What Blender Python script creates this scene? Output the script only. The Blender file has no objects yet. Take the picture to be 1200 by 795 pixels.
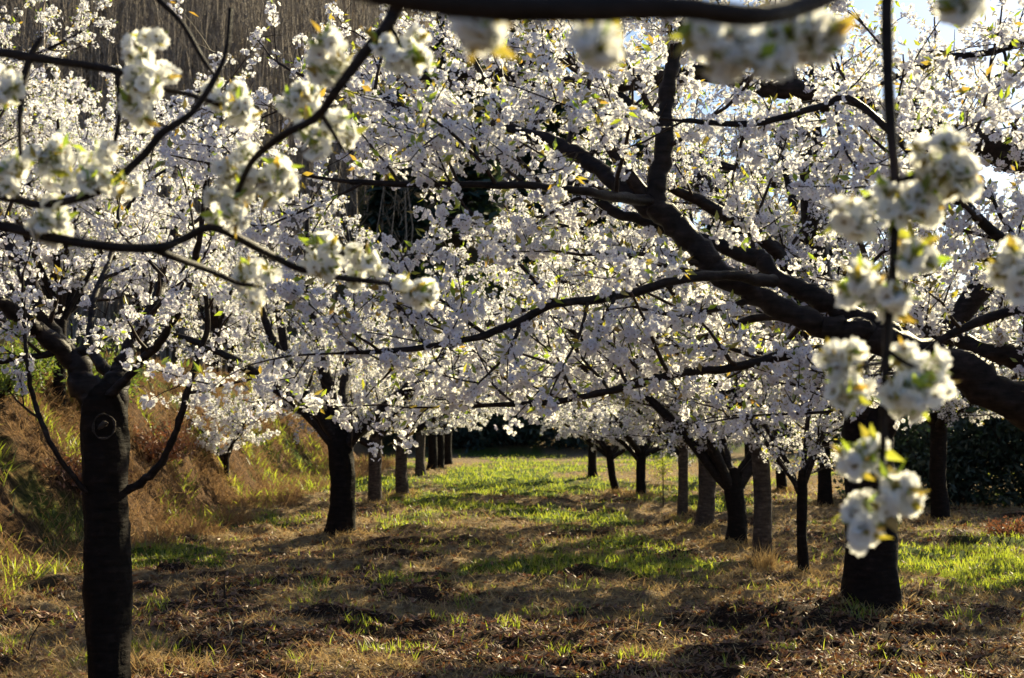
import bpy, math, random
import numpy as np
from mathutils import Vector, Matrix

# ------------------------------------------------------------------ camera, sky, sun, exposure
scn = bpy.context.scene
col = scn.collection
F = 1500.0                      # focal length in pixels of a 1200 px wide picture
CAMZ = 1.5
PITCH = math.atan((510 - 397.5) / F)
cd = bpy.data.cameras.new('camera')
cam = bpy.data.objects.new('camera', cd)
col.objects.link(cam)
cam.location = (0, 0, CAMZ)
cam.rotation_euler = (math.pi / 2 + PITCH, 0, 0)
cd.sensor_width = 36
cd.lens = F / 1200 * 36
cd.clip_start = 0.05
cd.clip_end = 3000
cd.dof.use_dof = True
cd.dof.focus_distance = 7.5
cd.dof.aperture_fstop = 5.0
scn.camera = cam

SUN_AZ = math.radians(38)       # to the right of the view direction (+Y)
SUN_EL = math.radians(29)
w = bpy.data.worlds.new('World'); scn.world = w; w.use_nodes = True
nt = w.node_tree
sky = nt.nodes.new('ShaderNodeTexSky'); sky.sky_type = 'NISHITA'; sky.sun_disc = False
sky.sun_elevation = SUN_EL; sky.sun_rotation = SUN_AZ
sky.altitude = 300; sky.air_density = 1.0; sky.dust_density = 0.9; sky.ozone_density = 3.0
bg = nt.nodes['Background']; bg.inputs[1].default_value = 0.055
nt.links.new(sky.outputs[0], bg.inputs[0])
sd = bpy.data.lights.new('sun', 'SUN'); sd.energy = 5.0; sd.angle = math.radians(0.5); sd.color = (1.0, 0.86, 0.54)
sun = bpy.data.objects.new('sun', sd); col.objects.link(sun)
S = Vector((math.sin(SUN_AZ) * math.cos(SUN_EL), math.cos(SUN_AZ) * math.cos(SUN_EL), math.sin(SUN_EL)))
sun.rotation_euler = S.to_track_quat('Z', 'Y').to_euler()
scn.view_settings.view_transform = 'Standard'
scn.view_settings.look = 'None'
scn.view_settings.gamma = 1
scn.view_settings.exposure = 1.45
scn.cycles.max_bounces = 7
scn.cycles.diffuse_bounces = 4
scn.cycles.transmission_bounces = 5
scn.cycles.use_denoising = True
scn.cycles.sample_clamp_indirect = 6

# ------------------------------------------------------------------ helpers
RN = np.random.RandomState(7)
UPV = (0.0, -math.sin(PITCH), math.cos(PITCH))
FWV = (0.0, math.cos(PITCH), math.sin(PITCH))
def P(px, py, d):
    """world point seen at photo pixel (px,py) at ground distance d"""
    u = (px - 600) / F; v = (397.5 - py) / F
    y = FWV[1] + v * UPV[1]; z = FWV[2] + v * UPV[2]
    k = d / y
    return Vector((u * k, d, CAMZ + z * k))
def G(px, py, z0=0.0):
    u = (px - 600) / F; v = (397.5 - py) / F
    y = FWV[1] + v * UPV[1]; z = FWV[2] + v * UPV[2]
    k = (z0 - CAMZ) / z
    return (u * k, y * k)

def hsh(ix, iy, s):
    n = (ix * 374761393 + iy * 668265263 + s * 974711) & 0x7fffffff
    n = ((n ^ (n >> 13)) * 1274126177) & 0x7fffffff
    return ((n ^ (n >> 16)) & 0xffff) / 65535.0
def vnoise(x, y, s=0):
    x = np.asarray(x, float); y = np.asarray(y, float)
    ix = np.floor(x).astype(np.int64); iy = np.floor(y).astype(np.int64)
    fx = x - ix; fy = y - iy
    fx = fx * fx * (3 - 2 * fx); fy = fy * fy * (3 - 2 * fy)
    a = hsh(ix, iy, s); b = hsh(ix + 1, iy, s); c = hsh(ix, iy + 1, s); d = hsh(ix + 1, iy + 1, s)
    return (a * (1 - fx) + b * fx) * (1 - fy) + (c * (1 - fx) + d * fx) * fy
def fbm(x, y, s=0, o=4):
    t = 0; a = 0.5; n = 0
    for i in range(o):
        t = t + a * vnoise(x * 2 ** i, y * 2 ** i, s + i * 17); n += a; a *= 0.5
    return t / n
def sst(a, b, x):
    t = np.clip((x - a) / (b - a), 0, 1); return t * t * (3 - 2 * t)

TREES_XY = []
def terrain(x, y, detail=True):
    x = np.asarray(x, float); y = np.asarray(y, float)
    foot = -4.9 - 0.034 * np.clip(y - 10, 0, 60) + 0.5 * (fbm(y * 0.35, x * 0.2, 5, 2) - 0.5)
    dx = foot - x
    bank = 2.3 * sst(-0.1, 2.3, dx) + 0.25 * sst(0.0, 0.7, dx) + np.clip(dx - 3.0, 0, None) * 0.20
    z = bank * (1 + 0.35 * (fbm(x * 0.6, y * 0.6, 9, 3) - 0.5)) + 0.75 * sst(0, .8, dx) * (1 - sst(40, 60, y)) * (fbm(x * 1.4, y * 1.1, 19, 4) - 0.5)
    side = 1 - sst(-6, 30, x + 0 * y)
    hill = np.clip(y - 58, 0, 110)
    z = z + hill * (0.58 * side + 0.02) * sst(0, 25, hill)
    z = z - np.clip(y - 170, 0, 2000) * 0.02
    z = z + 0.05 * np.clip(x - 9, 0, 60) * sst(8, 30, y)
    z = z + 0.012 * np.clip(y - 18, 0, 60)
    near = 1 - sst(30, 60, y)
    z = z + near * 0.10 * (fbm(x * 0.7, y * 0.8, 1, 3) - 0.5)
    if detail:
        z = z + near * (0.30 * (fbm(x * 1.3, y * 2.6, 2, 3) - 0.5) + 0.13 * (fbm(x * 5, y * 8, 3, 3) - 0.5))
        for (tx, ty, tr) in TREES_XY:
            z = z + 0.10 * np.exp(-((x - tx) ** 2 + (y - ty) ** 2) / (2 * (tr * 2.2) ** 2))
    return z
def tz(x, y): return float(terrain(x, y, False))

def green_mask(x, y):
    m = 1.25 * (fbm(x * 0.55, y * 0.33, 21, 4) - 0.5)
    def patch(px, py, wx, wy, a):
        cx, cy = G(px, py)
        return a * np.exp(-((x - cx) / wx) ** 2 - ((y - cy) / wy) ** 2)
    m = m + patch(650, 668, 1.3, 0.6, 0.5) + patch(770, 668, 1.0, .5, .35) + patch(1120, 665, 1.6, 2.4, 0.65)
    m = m + patch(600, 580, 2.2, 4, 0.5) + patch(430, 578, 1.5, 4, 0.4) + patch(210, 655, .9, 1.0, .5)
    m = m + patch(640, 610, 1.6, 1.0, 0.2) + patch(520, 690, .8, .7, .25) + patch(700, 640, 1.2, .8, .25)
    m = m + 0.24 * sst(19, 26, y) * (1 - sst(60, 70, y)) * np.exp(-((x + .2) / 3.2) ** 2) + .08 * sst(24, 34, y)
    m = m - 0.25 * np.exp(-((x + 2.6) / 0.8) ** 2) - 0.28 * np.exp(-((x - 3.0) / 0.9) ** 2) * (y < 26)
    m = m - 0.10 * (y < 12)
    m = np.where(x < -4.6, m * 0.8 - 0.06, m)
    m = m + 0.5 * (fbm(x * 2.6, y * 2.0, 61, 3) - .55)
    return sst(0.06, 0.32, m)
def soil_mask(x, y):
    m = fbm(x * 1.1, y * 1.5, 40, 4) + 0.20 * np.exp(-((x - 1.8) / 2.2) ** 2 - ((y - 8) / 5) ** 2) + 0.1 * np.exp(-((x + 1.5) / 1.2) ** 2 - ((y - 13) / 4) ** 2)
    m = m + .07 * (1 - sst(8.5, 13, y))
    return sst(0.50, 0.63, m) * (1 - sst(28, 40, y)) * (x > -4.9)

def mesh_from(name, verts, quads=None, tris=None, mats=(), midx=None, smooth=False, attrs=None):
    me = bpy.data.meshes.new(name)
    verts = np.asarray(verts, np.float32).reshape(-1, 3)
    q = np.zeros((0, 4), np.int32) if quads is None else np.asarray(quads, np.int32).reshape(-1, 4)
    t = np.zeros((0, 3), np.int32) if tris is None else np.asarray(tris, np.int32).reshape(-1, 3)
    nl = q.size + t.size
    me.vertices.add(len(verts)); me.vertices.foreach_set('co', verts.ravel())
    me.loops.add(nl); me.loops.foreach_set('vertex_index', np.concatenate([q.ravel(), t.ravel()]))
    npoly = len(q) + len(t)
    me.polygons.add(npoly)
    st = np.concatenate([np.arange(len(q)) * 4, q.size + np.arange(len(t)) * 3]).astype(np.int32)
    me.polygons.foreach_set('loop_start', st)
    for m in mats: me.materials.append(m)
    if midx is not None: me.polygons.foreach_set('material_index', np.asarray(midx, np.int32))
    me.polygons.foreach_set('use_smooth', np.full(npoly, smooth, bool))
    if attrs:
        for k, v in attrs.items():
            a = me.attributes.new(k, 'FLOAT', 'POINT'); a.data.foreach_set('value', np.asarray(v, np.float32))
    me.update(calc_edges=True)
    return me
def link(name, me, parent=None, origin=None):
    o = bpy.data.objects.new(name, me); col.objects.link(o)
    if parent: o.parent = parent
    return o
def empty(name, loc, label, cat, group=None):
    o = bpy.data.objects.new(name, None); col.objects.link(o); o.location = loc
    o.empty_display_size = 0.2
    o['label'] = label; o['category'] = cat
    if group: o['group'] = group
    return o
def tag(o, label, cat, group=None):
    o['label'] = label; o['category'] = cat
    if group: o['group'] = group
    return o

# ------------------------------------------------------------------ materials
def new_mat(name):
    m = bpy.data.materials.new(name); m.use_nodes = True
    n = m.node_tree.nodes; l = m.node_tree.links
    b = n['Principled BSDF']
    return m, n, l, b
def ramp(n, stops):
    r = n.new('ShaderNodeValToRGB')
    e = r.color_ramp.elements
    while len(e) < len(stops): e.new(0.5)
    for i, (p, c) in enumerate(stops):
        e[i].position = p; e[i].color = (*c, 1)
    return r
def leafy(name, cols, trans, tfac=0.45, rough=0.5, gloss=0.06):
    """thin sheet (petal, leaf, grass blade): diffuse + translucent, colour varies from piece to piece"""
    m, n, l, b = new_mat(name)
    n.remove(b)
    out = n['Material Output']
    g = n.new('ShaderNodeNewGeometry')
    r = ramp(n, [(i / (len(cols) - 1), c) for i, c in enumerate(cols)])
    l.new(g.outputs['Random Per Island'], r.inputs[0])
    rt = ramp(n, [(i / (len(trans) - 1), c) for i, c in enumerate(trans)]) if len(trans) > 1 else None
    d = n.new('ShaderNodeBsdfDiffuse'); t = n.new('ShaderNodeBsdfTranslucent'); mx = n.new('ShaderNodeMixShader')
    l.new(r.outputs[0], d.inputs[0])
    if rt: l.new(g.outputs['Random Per Island'], rt.inputs[0]); l.new(rt.outputs[0], t.inputs[0])
    else: t.inputs[0].default_value = (*trans[0], 1)
    mx.inputs[0].default_value = tfac
    l.new(d.outputs[0], mx.inputs[1]); l.new(t.outputs[0], mx.inputs[2])
    gl = n.new('ShaderNodeBsdfGlossy'); gl.inputs['Roughness'].default_value = rough
    m2 = n.new('ShaderNodeMixShader'); m2.inputs[0].default_value = gloss
    l.new(mx.outputs[0], m2.inputs[1]); l.new(gl.outputs[0], m2.inputs[2])
    l.new(m2.outputs[0], out.inputs[0])
    return m
M = {}
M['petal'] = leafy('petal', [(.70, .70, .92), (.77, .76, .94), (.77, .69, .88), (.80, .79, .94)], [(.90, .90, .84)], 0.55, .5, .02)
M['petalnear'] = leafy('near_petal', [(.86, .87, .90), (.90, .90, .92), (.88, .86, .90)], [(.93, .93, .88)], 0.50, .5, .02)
M['eye'] = leafy('flower_eye', [(.30, .24, .06), (.26, .09, .08), (.22, .22, .06)], [(.30, .26, .06)], 0.3)
M['leaf'] = leafy('young_leaf', [(.10, .16, .025), (.08, .13, .02), (.16, .13, .03), (.11, .18, .03)], [(.34, .50, .03), (.44, .52, .04), (.50, .30, .05), (.36, .52, .04)], 0.55, 0.4, 0.08)
M['grass'] = leafy('green_grass', [(.06, .10, .014), (.09, .13, .018), (.14, .16, .03), (.06, .09, .014)], [(.34, .44, .03), (.50, .54, .05)], 0.52)
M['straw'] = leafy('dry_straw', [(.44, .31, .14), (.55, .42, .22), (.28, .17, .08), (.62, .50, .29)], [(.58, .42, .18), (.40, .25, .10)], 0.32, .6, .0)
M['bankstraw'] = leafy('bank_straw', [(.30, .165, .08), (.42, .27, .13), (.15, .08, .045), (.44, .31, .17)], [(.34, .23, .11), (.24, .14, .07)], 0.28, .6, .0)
M['litter'] = leafy('dead_leaves', [(.16, .08, .04), (.24, .11, .05), (.10, .06, .035), (.30, .13, .06)], [(.25, .10, .04)], 0.2)
M['needle'] = leafy('evergreen', [(.018, .040, .030), (.028, .052, .038), (.014, .030, .026)], [(.03, .06, .02)], 0.2)
M['shrub'] = leafy('shrub_leaf', [(.05, .09, .02), (.07, .12, .02), (.10, .13, .03)], [(.20, .30, .03), (.28, .34, .05)], 0.4)
M['sapleaf'] = leafy('sapling_leaf', [(.22, .26, .03), (.28, .30, .04)], [(.65, .70, .06)], 0.55)
M['rust'] = leafy('rusty_fern', [(.20, .08, .04), (.28, .12, .06)], [(.30, .12, .05)], 0.3)

def bark(name, c1, c2, scale=1.0, rough=0.75, bump=1.0):
    m, n, l, b = new_mat(name)
    tc = n.new('ShaderNodeTexCoord')
    mp = n.new('ShaderNodeMapping'); mp.inputs['Scale'].default_value = (9 * scale, 9 * scale, 34 * scale)
    l.new(tc.outputs['Object'], mp.inputs[0])
    n1 = n.new('ShaderNodeTexNoise'); n1.inputs['Scale'].default_value = 1.0; n1.inputs['Detail'].default_value = 5
    l.new(mp.outputs[0], n1.inputs[0])
    n2 = n.new('ShaderNodeTexNoise'); n2.inputs['Scale'].default_value = 14 * scale; n2.inputs['Detail'].default_value = 9; n2.inputs['Roughness'].default_value = .68
    l.new(tc.outputs['Object'], n2.inputs[0])
    mx = n.new('ShaderNodeMath'); mx.operation = 'ADD'
    l.new(n1.outputs[0], mx.inputs[0]); l.new(n2.outputs[0], mx.inputs[1])
    mh = n.new('ShaderNodeMath'); mh.operation = 'MULTIPLY'; mh.inputs[1].default_value = 0.5
    l.new(mx.outputs[0], mh.inputs[0])
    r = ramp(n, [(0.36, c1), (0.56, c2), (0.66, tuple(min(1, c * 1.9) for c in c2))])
    l.new(mh.outputs[0], r.inputs[0]); l.new(r.outputs[0], b.inputs['Base Color'])
    b.inputs['Roughness'].default_value = rough
    b.inputs['Specular IOR Level'].default_value = 0.10
    bp = n.new('ShaderNodeBump'); bp.inputs['Strength'].default_value = bump; bp.inputs['Distance'].default_value = 0.02
    l.new(mh.outputs[0], bp.inputs['Height']); l.new(bp.outputs[0], b.inputs['Normal'])
    return m
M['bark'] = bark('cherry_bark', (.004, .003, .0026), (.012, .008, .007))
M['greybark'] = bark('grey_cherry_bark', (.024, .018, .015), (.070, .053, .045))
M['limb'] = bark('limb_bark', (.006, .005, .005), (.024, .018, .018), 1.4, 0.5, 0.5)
M['twig'] = bark('twig_bark', (.015, .010, .009), (.040, .028, .024), 2.0, 0.6, 0.2)
M['scar'] = bark('scar_bark', (.02, .016, .014), (.06, .048, .042), 3)
M['farbark'] = bark('bare_wood_bark', (.12, .10, .085), (.27, .225, .185), 0.3)

def ground_mat():
    m, n, l, b = new_mat('orchard_ground')
    tc = n.new('ShaderNodeTexCoord')
    ag = n.new('ShaderNodeAttribute'); ag.attribute_name = 'green'
    asl = n.new('ShaderNodeAttribute'); asl.attribute_name = 'soil'
    ab = n.new('ShaderNodeAttribute'); ab.attribute_name = 'bank'
    nz = n.new('ShaderNodeTexNoise'); nz.inputs['Scale'].default_value = 9; nz.inputs['Detail'].default_value = 8; nz.inputs['Roughness'].default_value = .7
    mp = n.new('ShaderNodeMapping'); mp.inputs['Scale'].default_value = (1, 2.2, 1)
    l.new(tc.outputs['Object'], mp.inputs[0]); l.new(mp.outputs[0], nz.inputs[0])
    fine = n.new('ShaderNodeTexNoise'); fine.inputs['Scale'].default_value = 60; fine.inputs['Detail'].default_value = 6
    l.new(mp.outputs[0], fine.inputs[0])
    straw = ramp(n, [(.32, (.06, .038, .022)), (.5, (.30, .215, .125)), (.68, (.48, .37, .23))])
    l.new(nz.outputs[0], straw.inputs[0])
    soil = ramp(n, [(.3, (.018, .011, .008)), (.55, (.05, .031, .022)), (.7, (.15, .09, .055))])
    l.new(fine.outputs[0], soil.inputs[0])
    grn = ramp(n, [(.3, (.035, .06, .012)), (.55, (.08, .13, .022)), (.7, (.14, .17, .04))])
    l.new(nz.outputs[0], grn.inputs[0])
    bnk = ramp(n, [(.38, (.025, .016, .010)), (.54, (.13, .072, .036)), (.68, (.32, .19, .09))])
    l.new(nz.outputs[0], bnk.inputs[0])
    def mix(a, bb, f):
        x = n.new('ShaderNodeMix'); x.data_type = 'RGBA'
        l.new(a, x.inputs[6]); l.new(bb, x.inputs[7]); l.new(f, x.inputs[0]); return x.outputs[2]
    c = mix(straw.outputs[0], bnk.outputs[0], ab.outputs['Fac'])
    c = mix(c, soil.outputs[0], asl.outputs['Fac'])
    c = mix(c, grn.outputs[0], ag.outputs['Fac'])
    l.new(c, b.inputs['Base Color'])
    b.inputs['Roughness'].default_value = 0.95; b.inputs['Specular IOR Level'].default_value = 0.1
    bp = n.new('ShaderNodeBump'); bp.inputs['Strength'].default_value = 1.0; bp.inputs['Distance'].default_value = .06
    ad = n.new('ShaderNodeMath'); l.new(nz.outputs[0], ad.inputs[0]); l.new(fine.outputs[0], ad.inputs[1])
    l.new(ad.outputs[0], bp.inputs['Height']); l.new(bp.outputs[0], b.inputs['Normal'])
    return m
M['ground'] = ground_mat()

# ------------------------------------------------------------------ tubes (batched)
class Tubes:
    def __init__(s): s.b = {}
    def add(s, pts, rad, sides):
        s.b.setdefault((len(pts), sides), []).append((pts, rad))
    def build(s, name, mat, parent, lump=0.0, offset=(0, 0, 0), seed=0):
        V = []; Q = []; base = 0; rs = np.random.RandomState(seed)
        for (n, k), lst in s.b.items():
            pts = np.array([[tuple(p) for p in a] for a, _ in lst], float)      # N,n,3
            rad = np.array([list(r) for _, r in lst], float)                      # N,n
            tan = np.gradient(pts, axis=1); tan /= np.linalg.norm(tan, axis=2, keepdims=True) + 1e-9
            # parallel transport over n
            ref = np.zeros_like(pts)
            t0 = tan[:, 0]
            a = np.where(np.abs(t0[:, 2:3]) < 0.8, np.array([[0, 0, 1.0]]), np.array([[1.0, 0, 0]]))
            u = np.cross(t0, a); u /= np.linalg.norm(u, axis=1, keepdims=True); ref[:, 0] = u
            for i in range(1, n):
                u = u - (u * tan[:, i]).sum(1, keepdims=True) * tan[:, i]
                u /= np.linalg.norm(u, axis=1, keepdims=True) + 1e-9; ref[:, i] = u
            w_ = np.cross(tan, ref)
            ang = np.arange(k) * 2 * math.pi / k
            R = rad[:, :, None] * np.ones(k)
            if lump: R = R * (1 + lump * (rs.rand(*R.shape) - 0.5))
            v = pts[:, :, None, :] + R[..., None] * (np.cos(ang)[None, None, :, None] * ref[:, :, None, :] + np.sin(ang)[None, None, :, None] * w_[:, :, None, :])
            N = len(lst)
            idx = base + np.arange(N * n * k).reshape(N, n, k)
            a0 = idx[:, :-1, :]; a1 = idx[:, 1:, :]
            Q.append(np.stack([a0, np.roll(a0, -1, 2), np.roll(a1, -1, 2), a1], -1).reshape(-1, 4))
            V.append(v.reshape(-1, 3)); base += N * n * k
        if not V: return None
        V = np.concatenate(V) - np.array(offset); Q = np.concatenate(Q)
        return link(name, mesh_from(name, V, Q, mats=[mat], smooth=True), parent)

def smooth_path(pts, sub=6):
    """pts: list of (Vector, r) -> catmull-rom polyline"""
    out = []; n = len(pts)
    for i in range(n - 1):
        p0, r0 = pts[max(i - 1, 0)]; p1, r1 = pts[i]; p2, r2 = pts[i + 1]; p3, r3 = pts[min(i + 2, n - 1)]
        for j in range(sub):
            t = j / sub
            a = p1 * 2 + (p2 - p0) * t + (p0 * 2 - p1 * 5 + p2 * 4 - p3) * t * t + (p1 * 3 - p0 - p2 * 3 + p3) * t ** 3
            out.append((a * 0.5, r1 + (r2 - r1) * t))
    out.append(pts[-1])
    return out

# ------------------------------------------------------------------ flowers
def petal_grid(nu, nv, L=1.0, W=1.15, cup=0.30):
    vs = []
    for i in range(nu + 1):
        t = i / nu
        wd = W * math.sin(math.pi * min(1, 0.10 + 0.72 * t) ** 0.9) * 0.5
        for j in range(nv + 1):
            s = 2 * j / nv - 1
            notch = 0.10 * (1 - abs(s)) if i == nu else 0
            vs.append((L * (0.12 + 0.88 * t) - notch, s * wd, cup * t * t + 0.10 * s * s * t))
    f = []
    for i in range(nu):
        for j in range(nv):
            a = i * (nv + 1) + j
            f.append((a, a + 1, a + nv + 2, a + nv + 1))
    return np.array(vs), np.array(f)
def flower_template(nu, nv, eye=True, stem=False, np_=5, W=1.15):
    V = []; Fq = []; mi = []; b = 0
    pv, pf = petal_grid(nu, nv, 1.0, W)
    for k in range(np_):
        a = 2 * math.pi * k / np_
        c, s_ = math.cos(a), math.sin(a)
        v = pv.copy(); x = v[:, 0] * c - v[:, 1] * s_; y = v[:, 0] * s_ + v[:, 1] * c
        v[:, 0] = x; v[:, 1] = y; v[:, 2] += 0.04 * (k % 2)
        V.append(v); Fq.append(pf + b); mi += [0] * len(pf); b += len(v)
    if eye:
        for k in range(2):
            a = math.pi / 2 * k + 0.4
            d = np.array([math.cos(a), math.sin(a), 0]) * 0.24
            e = np.array([-math.sin(a), math.cos(a), 0]) * 0.24
            V.append(np.array([d, e, -d, -e]) * .75 + np.array([0, 0, 0.12 + .10 * k])); Fq.append(np.array([[0, 1, 2, 3]]) + b); mi.append(1); b += 4
    if stem:
        for k in range(2):
            a = math.pi / 2 * k
            d = np.array([math.cos(a), math.sin(a), 0]) * 0.05
            V.append(np.array([d, -d, -d * .6 - [0, 0, 1.5], d * .6 - [0, 0, 1.5]])); Fq.append(np.array([[0, 1, 2, 3]]) + b); mi.append(2); b += 4
        # calyx cup
        for k in range(3):
            a = math.pi / 3 * k
            d = np.array([math.cos(a), math.sin(a), 0]) * 0.16
            V.append(np.array([d + [0, 0, .06], -d + [0, 0, .06], -d * .4 - [0, 0, .3], d * .4 - [0, 0, .3]])); Fq.append(np.array([[0, 1, 2, 3]]) + b); mi.append(2); b += 4
    return np.concatenate(V), np.concatenate(Fq), np.array(mi)
T_HI = flower_template(4, 4, True, True)
T_MID = flower_template(2, 1, True, False)
T_MIDS = flower_template(2, 2, True, True)
T_LO = flower_template(2, 1, False, False, 3, 1.5)

def frames(nrm, rs):
    nrm = nrm / (np.linalg.norm(nrm, axis=1, keepdims=True) + 1e-9)
    a = rs.normal(size=nrm.shape)
    u = np.cross(nrm, a); u /= np.linalg.norm(u, axis=1, keepdims=True) + 1e-9
    v = np.cross(nrm, u)
    return np.stack([u, v, nrm], 1)        # rows
def stamp(template, pos, nrm, size, rs):
    V, Q, mi = template
    Fm = frames(nrm, rs)
    out = np.einsum('vk,nkd->nvd', V, Fm) * size[:, None, None] + pos[:, None, :]
    n = len(pos)
    q = (Q[None] + (np.arange(n) * len(V))[:, None, None]).reshape(-1, 4)
    return out.reshape(-1, 3), q, np.tile(mi, n)
def flowers(centers, rs, tpl, kmin, kmax, R, size, drop=0.15):
    C = np.asarray(centers, float).reshape(-1, 3)
    k = rs.randint(kmin, kmax + 1, len(C)); rep = np.repeat(np.arange(len(C)), k)
    Rc = (R * (0.65 + 0.6 * rs.rand(len(C))))[rep]
    d = rs.normal(size=(len(rep), 3)); d /= np.linalg.norm(d, axis=1, keepdims=True)
    pos = C[rep] + d * (Rc * (0.55 + 0.5 * rs.rand(len(rep))))[:, None] + np.array([0, 0, -drop * R])
    nrm = d + 0.55 * rs.normal(size=d.shape)
    sz = size * (0.8 + 0.4 * rs.rand(len(rep)))
    return stamp(tpl, pos, nrm, sz, rs)
LEAF_V = np.array([(0, 0, 0), (.5, .24, .10), (1.0, 0, -.02), (.5, -.24, .10), (.5, 0, 0.0)])
LEAF_T = (np.array([(0, 0, 0), (.42, .20, .08), (1.0, 0, .05), (.42, -.20, .08), (.40, 0, 0)]), np.array([(0, 1, 2, 4), (0, 4, 2, 3)]), np.array([0, 0]))
def leaves(centers, rs, kmin, kmax, L, out=0.02):
    C = np.asarray(centers, float).reshape(-1, 3)
    k = rs.randint(kmin, kmax + 1, len(C)); rep = np.repeat(np.arange(len(C)), k)
    if len(rep) == 0: rep = np.array([0])
    d = rs.normal(size=(len(rep), 3)); d[:, 2] += 0.35; d /= np.linalg.norm(d, axis=1, keepdims=True)
    V, Q, mi = LEAF_T
    a = rs.normal(size=d.shape); u = np.cross(d, a); u /= np.linalg.norm(u, axis=1, keepdims=True); w_ = np.cross(d, u)
    Fm = np.stack([d, u, w_], 1)
    sz = L * (0.6 + 0.7 * rs.rand(len(rep)))
    V2 = np.einsum('vk,nkd->nvd', V, Fm) * sz[:, None, None] + (C[rep] + d * out)[:, None, :]
    n = len(rep)
    return V2.reshape(-1, 3), (Q[None] + (np.arange(n) * len(V))[:, None, None]).reshape(-1, 4)

# ------------------------------------------------------------------ tree growth
def perp(d, rng, flat=0.0):
    a = Vector((rng.gauss(0, 1), rng.gauss(0, 1), rng.gauss(0, 1)))
    p = a - d * a.dot(d)
    p.z *= (1 - flat)
    if p.length < 1e-4: p = Vector((1, 0, 0))
    return p.normalized()
def path(start, d, L, r, n, rng, up=0.0, droop=0.0, jit=0.12, taper=0.35):
    pts = [start.copy()]; rad = [r]; d = d.normalized(); st = L / n
    for i in range(n):
        t = (i + 1) / n
        d = d + Vector((rng.gauss(0, jit), rng.gauss(0, jit), rng.gauss(0, jit) + up * (1 - t) - droop * t))
        d.normalize()
        pts.append(pts[-1] + d * st); rad.append(r * (1 - (1 - taper) * t))
    return pts, rad

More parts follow.
